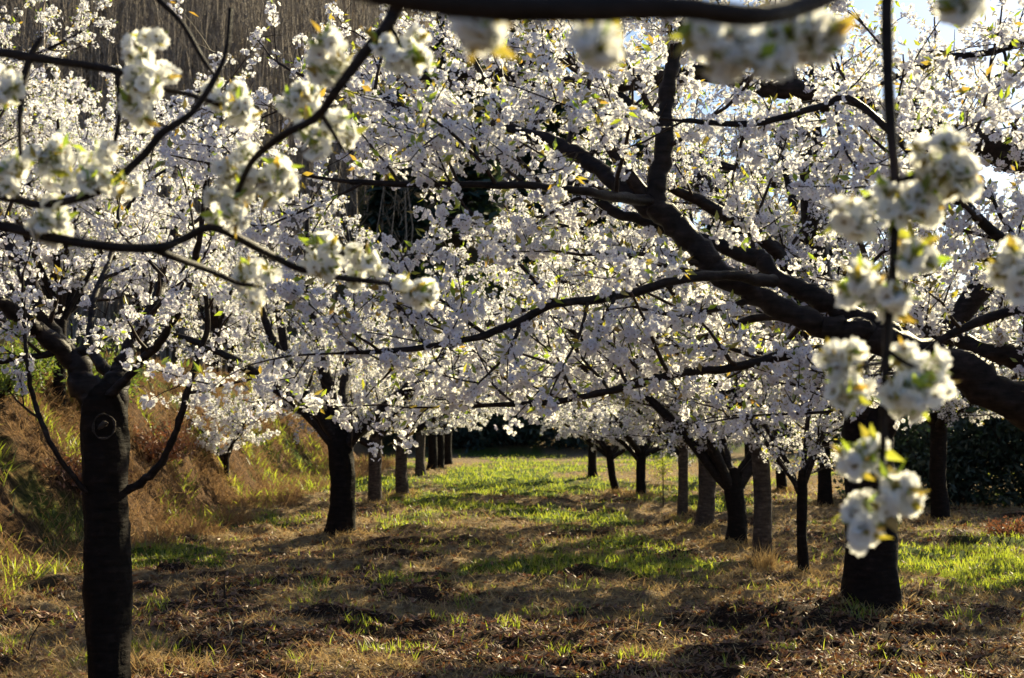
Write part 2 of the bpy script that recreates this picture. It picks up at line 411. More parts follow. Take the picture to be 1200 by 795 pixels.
class Tree:
    def __init__(s, seed, lod, keep=None, dens=1.0):
        s.rng = random.Random(seed); s.rs = np.random.RandomState(seed)
        s.lod = lod; s.keep = keep; s.dens = dens; s.low = -99
        s.twigs = Tubes(); s.cl = []; s.lf = []; s.limbs = []
    def ok(s, p): return (s.keep(p) if s.keep else p.z > s.low)
    def clus(s, p, axis, off=0.03):
        q = p + perp(axis, s.rng) * s.rng.uniform(0.2, 1) * off
        if s.ok(q) and s.rng.random() < s.dens: s.cl.append(tuple(q))
    def twig(s, st, d, L):
        r = 0.0042 if s.lod < 2 else 0.006
        pts, rad = path(st, d, L, r, 3, s.rng, 0.05, 0.0, 0.12, 0.5)
        if not s.ok(pts[-1]): return
        if s.lod < 3: s.twigs.add(pts, rad, 3)
        if s.lod < 2 and s.rng.random() < .85:
            a_, b_ = path(pts[1], (d + perp(d, s.rng)).normalized(), s.rng.uniform(.08, .22), r * .8, 3, s.rng, .05, 0, .15, .5); s.twigs.add(a_, b_, 3)
            if s.rng.random() < .5: s.clus(a_[-1], d)
        sp = (0.070, 0.08, 0.11, 0.16)[s.lod]
        n = max(1, int(L / sp))
        for i in range(n + 1):
            t = (i + 0.5 * s.rng.random() + 0.3) / (n + 0.8)
            if s.rng.random() < 0.74:
                k = min(int(t * 3), 2); f = t * 3 - k
                s.clus(pts[k].lerp(pts[k + 1], min(f, 1)), d)
    def branch(s, st, d, L, r, droop=0.03):
        n = 6
        pts, rad = path(st, d, L, r, n, s.rng, 0.10, droop, 0.13, 0.35)
        if not (s.ok(pts[2]) and s.ok(pts[-1])): return
        s.twigs.add(pts, rad, 5 if s.lod < 2 else 4)
        sp = (0.15, 0.17, 0.24, 0.36)[s.lod]
        m = int(L / sp)
        for i in range(m):
            t = (i + 0.5 + s.rng.uniform(-.3, .3)) / m
            k = min(int(t * n), n - 1); p = pts[k].lerp(pts[k + 1], t * n - k); ax = (pts[k + 1] - pts[k]).normalized()
            dd = (ax * s.rng.uniform(0.4, 0.9) + perp(ax, s.rng) * 0.9 + Vector((0, 0, 0.15))).normalized()
            s.twig(p, dd, s.rng.uniform(0.14, 0.48) * (1 - 0.3 * t))
        sp = (0.11, 0.12, 0.16, 0.22)[s.lod]
        m = int(L / sp)
        for i in range(m):
            t = (i + s.rng.random()) / m
            if s.rng.random() < 0.58:
                k = min(int(t * n), n - 1); s.clus(pts[k].lerp(pts[k + 1], t * n - k), pts[k + 1] - pts[k], 0.04)
        s.clus(pts[-1], d)
    def limb(s, pl, dens=1.0, t0=0.15, bl=(0.6, 1.4), flat=0.25, spurs=0.5, upb=0.15, name='limb', bsp=0.18):
        """pl: smoothed list of (Vector, r)"""
        jr = s.rng; ox = Vector((0, 0, 0)); q_ = []
        for i_, (p_, r_) in enumerate(pl):
            ox = ox * .6 + Vector((jr.gauss(0, 1), jr.gauss(0, 1), jr.gauss(0, 1))) * r_ * .16
            q_.append((p_ + ox, r_ * (1 + jr.uniform(-.09, .13))))
        pl = q_
        s.limbs.append((name, pl))
        n = len(pl); cum = [0]
        for i in range(1, n): cum.append(cum[-1] + (pl[i][0] - pl[i - 1][0]).length)
        L = cum[-1]
        def at(x):
            for i in range(1, n):
                if cum[i] >= x:
                    f = (x - cum[i - 1]) / max(cum[i] - cum[i - 1], 1e-6)
                    return pl[i - 1][0].lerp(pl[i][0], f), pl[i - 1][1] * (1 - f) + pl[i][1] * f, (pl[i][0] - pl[i - 1][0]).normalized()
            return pl[-1][0], pl[-1][1], (pl[-1][0] - pl[-2][0]).normalized()
        sp = bsp * (1, 1, 1.3, 1.6)[s.lod] / dens
        x = L * t0
        while x < L:
            p, r, ax = at(x); t = x / L
            dd = (ax * s.rng.uniform(0.3, 0.9) + perp(ax, s.rng, flat) + Vector((0, 0, upb))).normalized()
            s.branch(p, dd, s.rng.uniform(*bl) * (1 - 0.45 * t), min(r * 0.6, s.rng.uniform(0.008, 0.018)))
            x += sp * s.rng.uniform(0.6, 1.4)
        x = L * t0
        while x < L:
            p, r, ax = at(x)
            if s.rng.random() < spurs:
                q = p + perp(ax, s.rng) * (r + 0.03)
                if s.ok(q): s.cl.append(tuple(q))
            x += 0.16
        s.branch(pl[-1][0], (pl[-1][0] - pl[-2][0]).normalized(), s.rng.uniform(.5, .9), pl[-1][1] * .8)
    def finish(s, root, base, leafp=0.7, petal=None):
        off = tuple(base)
        for i, (nm, pl) in enumerate(s.limbs):
            tb = Tubes(); sides = 12 if s.lod < 2 else 7
            tb.add([p for p, _ in pl], [r for _, r in pl], sides)
            tb.build(nm, M['limb'], root, 0.2, off, i)
        s.twigs.build('twigs', M['twig'], root, 0, off)
        C = np.array(s.cl).reshape(-1, 3) - np.array(off)
        if s.lod == 0: v, q, mi = flowers(C, s.rs, T_MID, 12, 18, 0.043, 0.0130)
        elif s.lod == 1: v, q, mi = flowers(C, s.rs, T_MID, 11, 16, 0.048, 0.0145)
        elif s.lod == 2: v, q, mi = flowers(C, s.rs, T_LO, 9, 13, 0.064, 0.0235)
        else: v, q, mi = flowers(C, s.rs, T_LO, 6, 8, 0.09, 0.045)
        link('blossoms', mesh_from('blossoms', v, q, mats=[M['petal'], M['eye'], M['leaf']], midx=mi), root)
        sel = C[s.rs.rand(len(C)) < leafp]
        v, q = leaves(sel, s.rs, 2, 5, (0.046, 0.050, 0.062, 0.08)[s.lod], 0.035)
        link('leaves', mesh_from('leaves', v, q, mats=[M['leaf']]), root)
        return len(s.cl)

def trunk_mesh(root, prof, off, mat, sides=28, lump=0.05, seed=0, flare=1.35):
    """prof: list of (Vector, r) from the ground up"""
    pl = smooth_path(prof, 10)
    rs = np.random.RandomState(seed)
    pts = np.array([tuple(p) for p, _ in pl]); rad = np.array([r for _, r in pl])
    n = len(pl); k = sides; ang = np.arange(k) * 2 * math.pi / k
    hgt = pts[:, 2] - pts[0, 2]
    fl = 1 + (flare - 1) * np.exp(-hgt / (rad[0] * 0.9))
    R = rad[:, None] * fl[:, None] * np.ones(k)
    A, Z = np.meshgrid(ang, hgt)
    R = R * (1 + 0.16 * np.exp(-Z / (rad[0] * 1.6)) * np.sin(A * 5 + seed) + lump * 2 * (fbm(np.cos(A) * 2.5 + seed * 3, Z * 9 + np.sin(A) * 2.5, seed, 4) - .5)
             + lump * 0.8 * (fbm(A * 8, Z * 40, seed + 3, 2) - .5))
    tan = np.gradient(pts, axis=0); tan /= np.linalg.norm(tan, axis=1, keepdims=True)
    u = np.cross(tan, [0, 1, 0]); u /= np.linalg.norm(u, axis=1, keepdims=True); w_ = np.cross(u, tan)
    V = pts[:, None, :] + R[..., None] * (np.cos(ang)[None, :, None] * u[:, None, :] + np.sin(ang)[None, :, None] * w_[:, None, :])
    V = V.reshape(-1, 3)
    idx = np.arange(n * k).reshape(n, k); a0 = idx[:-1]; a1 = idx[1:]
    Q = np.stack([a0, np.roll(a0, -1, 1), np.roll(a1, -1, 1), a1], -1).reshape(-1, 4)
    top = np.array([[idx[-1, i], idx[-1, (i + 1) % k], n * k] for i in range(k)])
    V = np.concatenate([V, [pts[-1] + np.array([0, 0, rad[-1] * .5])]]) - np.array(off)
    return link('trunk', mesh_from('trunk', V, Q, top, mats=[mat], smooth=True), root)

GRP = 'blossoming cherry trees of the orchard'
def cherry(bx, by, r, fork, label, seed, lod, nl=5, reach=2.6, mat='bark', lean=(0, 0), spread=None, dens=1.0, rise=0.55, low=None, up=2, top=None, leafp=0.7, keep=None, name='cherry_tree', trim=0.6, flare=1.55, ext=0.0):
    z0 = tz(bx, by) - 0.03
    base = Vector((bx, by, z0))
    TREES_XY.append((bx, by, r))
    root = empty(name, base, label, 'cherry tree', GRP)
    T = Tree(seed, lod, keep, dens); rng = T.rng; T.low = z0 + (min(1.35, fork + .15) if low is None else low)
    tp = base + Vector((lean[0], lean[1], fork))
    mid = base.lerp(tp, 0.5) + Vector((rng.uniform(-.3, .3) * r, 0, 0))
    prof = [(base + Vector((0, 0, -0.15)), r), (base + Vector((0, 0, 0.05)), r), (mid, r * 0.86), (tp, r * 0.88), (tp + Vector((lean[0] * .2, lean[1] * .2, 0.14 + r)), r * trim)]
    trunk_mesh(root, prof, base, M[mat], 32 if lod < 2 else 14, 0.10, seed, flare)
    for i in range(nl):
        if spread: az = math.radians(spread[i % len(spread)] + rng.uniform(-12, 12))
        else: az = 2 * math.pi * (i + rng.uniform(-.3, .3)) / nl
        # azimuth 0 = +x, 90 = +y
        h = Vector((math.cos(az), math.sin(az), 0))
        L = reach * rng.uniform(0.8, 1.15)
        ri = rise * rng.uniform(0.6, 1.5) * L
        st = tp + Vector((0, 0, rng.uniform(-0.12, 0.1)))
        side = h.cross(Vector((0, 0, 1)))
        lr = r * rng.uniform(.34, .48)
        b1 = rng.uniform(-.15, .15) * L; b2 = rng.uniform(-.25, .25) * L
        pl = [(st, lr * 1.25), (st + h * L * .2 + Vector((0, 0, ri * .32)), lr), (st + h * L * .5 + side * b1 + Vector((0, 0, ri * .72)), lr * .7),
              (st + h * L * .78 + side * b2 + Vector((0, 0, ri * .93)), lr * .45), (st + h * L + side * b2 * 1.3 + Vector((0, 0, ri * .97)), lr * .25)]
        T.limb(smooth_path(pl, 5), dens=1.0, t0=0.12, bl=(0.6 + ext, 1.35 + ext))
    for i in range(up):
        az = rng.uniform(0, 6.28); h = Vector((math.cos(az), math.sin(az), 0)); lr = r * rng.uniform(.3, .42)
        H = reach * rng.uniform(1.0, 1.35); st = tp.copy(); q = reach * rng.uniform(.25, .5)
        pl = [(st, lr * 1.2), (st + h * q * .5 + Vector((0, 0, H * .3)), lr), (st + h * q * .8 + Vector((rng.uniform(-.15, .15), rng.uniform(-.15, .15), H * .65)), lr * .6), (st + h * q + Vector((0, 0, H)), lr * .3)]
        T.limb(smooth_path(pl, 5), dens=1.0, t0=.25, bl=(.6, 1.3), flat=.3)
    n = T.finish(root, base, leafp)
    return root, T

def manual(points, sub=6):
    """points: (px, py, depth, radius in photo px)"""
    return smooth_path([(P(a, b, d), rr * d / F) for a, b, d, rr in points], sub)

# ------------------------------------------------------------------ the orchard trees
def keep_near(p):
    # nothing of the procedural growth comes closer than this to the camera
    if p.y < 3.9: return False
    return p.z > 1.45 + .12 * math.sin(p.x * 5) - .05 * max(0, 8 - p.y) * 0

# off-frame right: the big tree whose limb sweeps across
bx, by = 3.15, 5.6
z0 = tz(bx, by) - .03; base = Vector((bx, by, z0)); TREES_XY.append((bx, by, .2))
root = empty('cherry_tree', base, 'old cherry tree whose thick dark limb sweeps in from the right edge', 'cherry tree', GRP)
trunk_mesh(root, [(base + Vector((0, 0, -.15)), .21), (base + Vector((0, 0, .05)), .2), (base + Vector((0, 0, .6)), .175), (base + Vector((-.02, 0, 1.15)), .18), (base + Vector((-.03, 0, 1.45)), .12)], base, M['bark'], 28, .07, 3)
T = Tree(31, 0, keep_near, 1.0)
LM = [(1440, 560, 5.6, 42), (1310, 530, 5.6, 34), (1200, 482, 5.6, 27), (1120, 430, 5.6, 24), (1040, 400, 5.6, 22), (990, 386, 5.6, 18), (948, 378, 5.6, 14), (900, 355, 5.6, 16), (850, 322, 5.6, 16), (818, 292, 5.6, 16), (790, 260, 5.6, 16), (768, 232, 5.6, 15)]
LM = [(a, b, c, r * .87) for a, b, c, r in LM]; LML = manual(LM)
CLEAN = LML[10:] + manual([(768, 240, 5.6, 14), (776, 190, 5.6, 11), (782, 130, 5.6, 10), (784, 90, 5.6, 9)]) + manual([(755, 240, 5.6, 10), (720, 215, 5.6, 10), (690, 190, 5.6, 9), (655, 168, 5.6, 8)]) + manual([(850, 322, 5.6, 5), (800, 327, 5.6, 5), (730, 345, 5.6, 4), (650, 357, 5.6, 4), (600, 382, 5.6, 4), (540, 400, 5.6, 3), (480, 410, 5.6, 2)]) + manual([(680, 224, 5.6, 4), (600, 217, 5.6, 4), (500, 217, 5.6, 3), (430, 213, 5.6, 2)]) + manual([(1000, 374, 5.6, 18), (950, 350, 5.6, 17), (912, 326, 5.6, 14)])
def keep_r0(p):
    if not keep_near(p): return False
    if p.y < 6.2:
        k = 5.6 / p.y; q = Vector((p.x * k, 5.6, CAMZ + (p.z - CAMZ) * k))
        for a, r in CLEAN:
            if (a - q).length < r + (.035 if r > .024 else .012): return False
    return True
T.keep = keep_r0
T.limb(LML, dens=.5, t0=.25, bl=(.5, 1.2), name='limb', spurs=.1)
def sub_limb(pts, **k): T.limb(manual(pts), **k)
K = dict(t0=.1, bl=(.4, 1.1), spurs=.5, bsp=.115)
sub_limb([(768, 240, 5.6, 14), (776, 190, 5.6, 11), (782, 130, 5.6, 10), (784, 90, 5.6, 9), (792, 50, 5.6, 8), (815, -10, 5.6, 7), (830, -80, 5.6, 5)], **K)
sub_limb([(790, 262, 5.6, 12), (755, 240, 5.65, 10), (720, 215, 5.7, 10), (690, 190, 5.8, 9), (650, 165, 5.9, 8), (590, 152, 6, 7), (530, 149, 6.1, 7), (480, 130, 6.2, 6), (430, 105, 6.3, 4), (370, 95, 6.4, 3)], **K)
sub_limb([(1050, 398, 5.62, 14), (1000, 374, 5.65, 14), (950, 350, 5.7, 12), (912, 324, 5.75, 10), (888, 306, 5.8, 11), (850, 290, 5.8, 8), (815, 276, 5.8, 7), (770, 264, 5.8, 6), (725, 250, 5.8, 6), (685, 225, 5.8, 5), (650, 212, 5.8, 4)], **K)
sub_limb([(1440, 540, 5.7, 30), (1400, 380, 6.2, 24), (1300, 250, 6.6, 21), (1200, 185, 6.8, 19), (1120, 160, 6.9, 17), (1040, 135, 7, 15), (980, 120, 7, 14), (920, 105, 7, 12), (860, 93, 7, 11), (800, 86, 7, 9), (740, 97, 7, 9), (690, 104, 7, 9), (640, 95, 7, 8), (590, 90, 7.1, 7), (540, 86, 7.2, 5), (480, 92, 7.3, 3)], **K)
sub_limb([(905, 330, 5.5, 8), (850, 322, 5.3, 6), (800, 327, 5.2, 5), (730, 345, 5.1, 5), (650, 357, 5, 5), (600, 382, 5, 4.5), (540, 400, 5, 4), (480, 410, 5, 3.5), (400, 414, 5, 2)], **K)
sub_limb([(975, 385, 5.7, 7), (895, 372, 6, 5), (820, 397, 6.2, 4), (760, 412, 6.3, 4), (700, 435, 6.4, 3.5), (640, 425, 6.5, 2)], **K)
sub_limb([(1020, 405, 5.6, 9), (930, 415, 5.4, 6), (860, 430, 5.4, 5), (800, 437, 5.4, 5), (760, 447, 5.4, 4.5), (700, 462, 5.4, 4), (620, 474, 5.4, 3.5), (540, 477, 5.4, 2)], **K)
sub_limb([(765, 236, 5.6, 7), (720, 232, 5.3, 6), (680, 224, 5.1, 5), (600, 217, 5, 4.5), (500, 217, 4.9, 4), (410, 213, 4.9, 3)], **K)
sub_limb([(1300, 330, 5.2, 9), (1200, 300, 5, 7), (1090, 200, 4.9, 4), (1000, 120, 4.9, 4), (960, 125, 4.9, 4), (880, 145, 4.9, 4), (800, 142, 4.9, 2.5)], **K)
sub_limb([(1350, 470, 5.8, 22), (1250, 440, 6, 15), (1180, 418, 6.1, 12), (1120, 398, 6.2, 9), (1070, 372, 6.3, 7), (1030, 330, 6.4, 5)], **K)
sub_limb([(1400, 470, 5.4, 20), (1290, 400, 5.3, 10), (1200, 366, 5.2, 6), (1130, 385, 5.2, 5), (1090, 410, 5.2, 4), (1040, 450, 5.2, 3)], **K)
sub_limb([(1420, 330, 6.0, 16), (1330, 130, 6.1, 9), (1240, 50, 6.1, 7), (1150, 62, 6.1, 4), (1090, 71, 6.1, 4), (1040, 95, 6.1, 3)], **K)
N = T.finish(root, base, .7)
print('R0 clusters', N)

# young twin-leader tree at left
bx, by = G(127, 862); bx = (127 - 600) / F * by * 1.0
z0 = tz(bx, by) - .03; base = Vector((bx, by, z0)); TREES_XY.append((bx, by, .13)); D = by
root = empty('cherry_tree', base, 'young dark cherry tree at far left, splitting in two above a round pruning scar', 'cherry tree', GRP)
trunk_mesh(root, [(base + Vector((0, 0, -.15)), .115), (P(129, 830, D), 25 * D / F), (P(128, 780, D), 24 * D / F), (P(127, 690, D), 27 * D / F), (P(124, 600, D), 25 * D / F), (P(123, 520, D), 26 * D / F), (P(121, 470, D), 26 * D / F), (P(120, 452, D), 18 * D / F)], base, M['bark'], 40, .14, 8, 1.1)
# pruning scar
ring = Tubes(); c = P(121, 500, D - .155); ppts = []
for i in range(17):
    a = 2 * math.pi * i / 16; ppts.append(c + Vector((math.cos(a) * .055, -.0 + abs(math.cos(a)) * .012, math.sin(a) * .062)))
ring.add(ppts, [.005 + .003 * math.sin(i * 1.7) for i in range(16)] + [.005], 6)
cc = []
for i in range(9):
    t = i / 8; cc.append(c + Vector(((t - .5) * .05, .0, .010 * math.sin(t * 3) - (.5 - t) * .03)))
ring.add(cc, [.004, .010, .014, .016, .018, .016, .013, .009, .004], 6)
ring.build('pruning_scar', M['scar'], root, .5, base, 2)
T = Tree(57, 0, lambda p: p.y > 4.6, .85)
K1 = dict(t0=.25, bl=(.3, .8), spurs=.3, bsp=.24)
def sl(pts, **k):
    kk = dict(K1); kk.update(k); T.limb(manual([(a, b, D + dd, r) for a, b, dd, r in pts]), **kk)
sl([(112, 480, 0, 20), (96, 440, 0, 15), (80, 415, 0, 12), (62, 390, 0, 11), (38, 345, 0, 9), (20, 300, .1, 8), (4, 262, .2, 7), (-20, 190, .3, 5), (-30, 100, .4, 3)])
sl([(98, 445, 0, 12), (75, 415, -.05, 10), (40, 385, -.15, 10), (0, 357, -.3, 9), (-70, 325, -.5, 7), (-160, 270, -.8, 4)])
sl([(133, 480, 0, 17), (140, 440, .03, 13), (146, 425, .05, 9), (155, 400, .1, 7), (175, 370, .2, 7), (188, 335, .3, 6), (197, 295, .4, 5), (215, 240, .6, 4), (240, 180, .8, 3)])
sl([(128, 465, -.1, 6), (150, 440, -.15, 5), (175, 415, -.2, 5), (195, 390, -.3, 4.5), (215, 350, -.4, 4), (228, 310, -.5, 4), (236, 270, -.6, 3), (240, 215, -.7, 2)])
sl([(140, 580, 0, 5.5), (158, 570, 0, 5), (182, 550, -.05, 4.2), (200, 520, -.1, 4), (212, 485, -.15, 4), (225, 440, -.2, 3.6), (243, 385, -.25, 3.2), (240, 345, -.3, 3), (232, 300, -.3, 2)], t0=.5)
sl([(108, 580, -.05, 4), (97, 572, -.1, 3.2), (75, 545, -.15, 3), (55, 510, -.2, 3), (40, 470, -.2, 3), (32, 430, -.25, 2.5), (28, 370, -.25, 2), (26, 320, -.3, 1.5)], t0=.4, bl=(.15, .4), spurs=.15)
sl([(100, 412, 0, 6), (70, 412, -.05, 4), (30, 418, -.1, 4), (-20, 425, -.15, 3), (-80, 430, -.2, 2)], t0=.3, bl=(.2, .5))
sl([(140, 445, .1, 9), (120, 430, .15, 7), (105, 400, .3, 5), (110, 350, .5, 4), (130, 300, .8, 3), (140, 240, 1.1, 2)])
T.finish(root, base, .4)

# near tree just left of the camera: only its branches reach into the picture
def blossom_clump(root, off, balls, rs, size=.0155):
    """one big clump of double blossom: flowers round several spur tips, and its leaves"""
    P0 = []; N0 = []; LC = []
    for (px, py, d_, rp, k) in balls:
        C = np.array([tuple(P(px, py, d_))]) - np.array(off); R = rp * d_ / F
        d = rs.normal(size=(k * 2, 3)); d /= np.linalg.norm(d, axis=1, keepdims=True)
        ax = rs.normal(size=3) * .6 + np.array([0, -1, 0]); ax /= np.linalg.norm(ax); o_ = np.argsort(d @ ax)[:k] if rs.rand() < .7 else np.arange(k); d = d[o_]
        P0.append(C + d * (R * (0.5 + .5 * rs.rand(k)))[:, None]); N0.append(d + .4 * rs.normal(size=d.shape)); LC.append(C)
    pos = np.concatenate(P0); nrm = np.concatenate(N0)
    v, q, mi = stamp(T_HI, pos, nrm, size * (.85 + .35 * rs.rand(len(pos))), rs)
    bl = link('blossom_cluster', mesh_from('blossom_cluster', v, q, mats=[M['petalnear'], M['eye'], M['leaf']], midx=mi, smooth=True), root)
    v, q = leaves(np.concatenate(LC), rs, 3, 4, .032, .004)
    link('leaves', mesh_from('leaves', v, q, mats=[M['leaf']]), bl)
    return bl
def near_tree(bx, by, label, seed, branches, clusters, fork, extra=()):
    z0 = tz(bx, by) - .03; base = Vector((bx, by, z0)); TREES_XY.append((bx, by, .15))
    root = empty('cherry_tree', base, label, 'cherry tree', GRP)
    tp = base + Vector((0, 0, fork))
    trunk_mesh(root, [(base + Vector((0, 0, -.15)), .15), (base + Vector((0, 0, .05)), .14), (base.lerp(tp, .5), .125), (tp, .13), (tp + Vector((0, 0, .25)), .07)], base, M['bark'], 24, .07, seed)
    for i, b in enumerate(branches):
        pl = smooth_path(b, 6)
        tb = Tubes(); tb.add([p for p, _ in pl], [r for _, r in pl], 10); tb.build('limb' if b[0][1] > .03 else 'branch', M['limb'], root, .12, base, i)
    rs = np.random.RandomState(seed)
    for balls in clusters: blossom_clump(root, base, balls, rs)
    # the crown overhead and outside the picture
    T = Tree(seed, 1, lambda p: outside(p), .9)
    for pl in extra:
        T.limb(smooth_path(pl, 5), t0=.3, bl=(.4, 1.0))
    T.finish(root, base, .4)
    return root
def outside(p):
    """true when the point lies clearly outside the photo's frame (crown of the two near trees)"""
    if p.y < 0.05: return p.z > 1.7
    v = Vector((p.x, p.y, p.z - CAMZ)); dd = v.dot(Vector(FWV))
    u = v.x / dd * F; vv = v.dot(Vector(UPV)) / dd * F
    return (abs(u) > 700 or vv > 500 or dd < 0) and p.z > 1.4
def B(pts): return [(P(a, b, d), r * d / F) for a, b, d, r in pts]

nlx, nly = -2.45, 1.7
tpl = Vector((nlx, nly, 1.25)); tpr = Vector((2.5, 1.0, 1.35))
def W(x, y, z, r): return (Vector((x, y, z)), r)
def clump(px, py, d, rp, spread=1.0, n=5, k=5):
    """a loose clump of a few balls round (px,py), radius rp in photo px"""
    rr = random.Random(px * 7 + py); out = []
    for i in range(n):
        a = rr.uniform(0, 6.28); s_ = rr.uniform(.2, .7) * rp * spread * .85
        out.append((px + math.cos(a) * s_, py + math.sin(a) * s_, d + rr.uniform(-.04, .04), rp * rr.uniform(.27, .46), k))
    return out
CL = []
for c in [(180, 75, 2.3, 34), (172, 120, 2.3, 34), (270, 122, 2.4, 30), (75, 200, 2.3, 42), (130, 205, 2.3, 36), (60, 262, 2.3, 26), (275, 190, 2.4, 36), (318, 212, 2.4, 32), (270, 245, 2.4, 28),
          (303, 333, 2.6, 28), (378, 300, 2.6, 32), (425, 312, 2.6, 22), (486, 340, 2.6, 22), (0, 100, 2.2, 28), (385, 155, 2.2, 30), (395, 70, 2.1, 32), (468, 58, 2.1, 32), (355, 120, 2.3, 20), (20, 205, 2.3, 20)]:
    CL.append(clump(*c, spread=1.5, n=7, k=6))
near_tree(nlx, nly, 'nearest branches with large soft blossoms reaching in from the left edge', 71, [
    [W(nlx, nly, 1.2, .07), W(-1.9, 1.9, 1.55, .04)] + B([(-300, 330, 2.3, 14), (-60, 262, 2.3, 8), (0, 265, 2.3, 7), (100, 286, 2.3, 6), (180, 291, 2.35, 6), (215, 280, 2.4, 5), (250, 267, 2.4, 5), (300, 290, 2.5, 5), (350, 315, 2.6, 4), (400, 326, 2.6, 4), (450, 332, 2.6, 3), (486, 342, 2.6, 2)]),
    B([(175, 290, 2.35, 5), (205, 302, 2.4, 4.5), (240, 315, 2.5, 4), (280, 332, 2.55, 3), (305, 335, 2.6, 2)]),
    [W(nlx, nly, 1.35, .06), W(-2.0, 1.9, 1.75, .035)] + B([(-300, 250, 2.3, 10), (-60, 235, 2.3, 7), (0, 230, 2.3, 5.5), (50, 240, 2.3, 5), (115, 224, 2.3, 5), (165, 185, 2.3, 5), (190, 156, 2.3, 5), (225, 132, 2.3, 4), (250, 95, 2.3, 4), (265, 60, 2.3, 3), (270, 10, 2.3, 3)]),
    [W(nlx, nly, 1.45, .05), W(-2.0, 1.8, 2.0, .035)] + B([(-250, 60, 2.2, 9), (-60, 62, 2.25, 6), (0, 62, 2.3, 6), (35, 67, 2.3, 6), (90, 75, 2.3, 5), (140, 84, 2.3, 5), (165, 92, 2.3, 3), (182, 96, 2.3, 2)]),
    B([(50, 42, 2.3, 2.5), (36, 66, 2.3, 5), (27, 100, 2.3, 4), (23, 150, 2.3, 3), (26, 200, 2.3, 2)]),
    B([(138, 84, 2.3, 4), (139, 110, 2.3, 3), (138, 150, 2.3, 3), (128, 185, 2.3, 2)]),
    [W(nlx, nly, 1.5, .05), W(-1.8, 1.9, 2.35, .035)] + B([(0, -180, 2.6, 10), (130, -60, 2.6, 6), (180, -6, 2.6, 3.5), (212, 26, 2.6, 3), (235, 65, 2.6, 3), (252, 90, 2.6, 2)]),
    [W(-1.8, 1.9, 2.35, .03)] + B([(150, -220, 2.2, 10), (400, -140, 2.15, 9), (480, -60, 2.1, 9), (462, 15, 2.1, 8), (430, 58, 2.1, 7), (395, 105, 2.1, 6), (370, 138, 2.15, 5), (330, 160, 2.2, 5), (295, 190, 2.3, 4), (275, 235, 2.4, 3)]),
    B([(375, 132, 2.15, 4), (390, 155, 2.15, 3), (405, 180, 2.15, 2)]),
    B([(190, 105, 2.35, 3), (225, 112, 2.35, 3.5), (262, 124, 2.4, 3), (285, 122, 2.4, 2)]),
    B([(455, 22, 2.1, 4), (465, 45, 2.1, 3), (472, 62, 2.1, 2)]),
], CL, 1.25, [
    [W(nlx, nly, 1.4, .06), W(-2.9, 1.6, 2.1, .045), W(-3.3, 1.4, 2.7, .03), W(-3.6, 1.2, 3.1, .015)],
    [W(nlx, nly, 1.4, .06), W(-2.2, 1.2, 2.2, .045), W(-1.9, .5, 2.9, .03), W(-1.5, -.3, 3.3, .015)],
    [W(nlx, nly, 1.4, .06), W(-2.3, 2.4, 2.4, .045), W(-2.2, 3.0, 3.2, .03), W(-2.0, 3.2, 3.9, .015)],
])
CR = []
for c in [(1095, 178, 1.75, 40), (1115, 215, 1.75, 36), (1018, 240, 1.75, 42), (1065, 240, 1.75, 34), (1072, 298, 1.75, 17), (1012, 340, 1.75, 26), (1046, 350, 1.75, 17), (1003, 432, 1.75, 38), (1078, 432, 1.75, 38), (1062, 465, 1.75, 22),
          (1012, 538, 1.75, 28), (1052, 580, 1.75, 28), (1015, 605, 1.75, 28), (1195, 318, 1.75, 34), (1235, 290, 1.75, 30)]:
    CR.append(clump(*c, spread=1.5, n=7, k=6))
for c in [(850, 55, 1.25, 36), (895, 62, 1.25, 34), (950, 40, 1.25, 40), (830, 40, 1.25, 28), (700, 48, 1.15, 22), (560, 35, 1.15, 20), (1120, 0, 1.4, 26)]:
    CR.append(clump(*c, n=6, k=7))
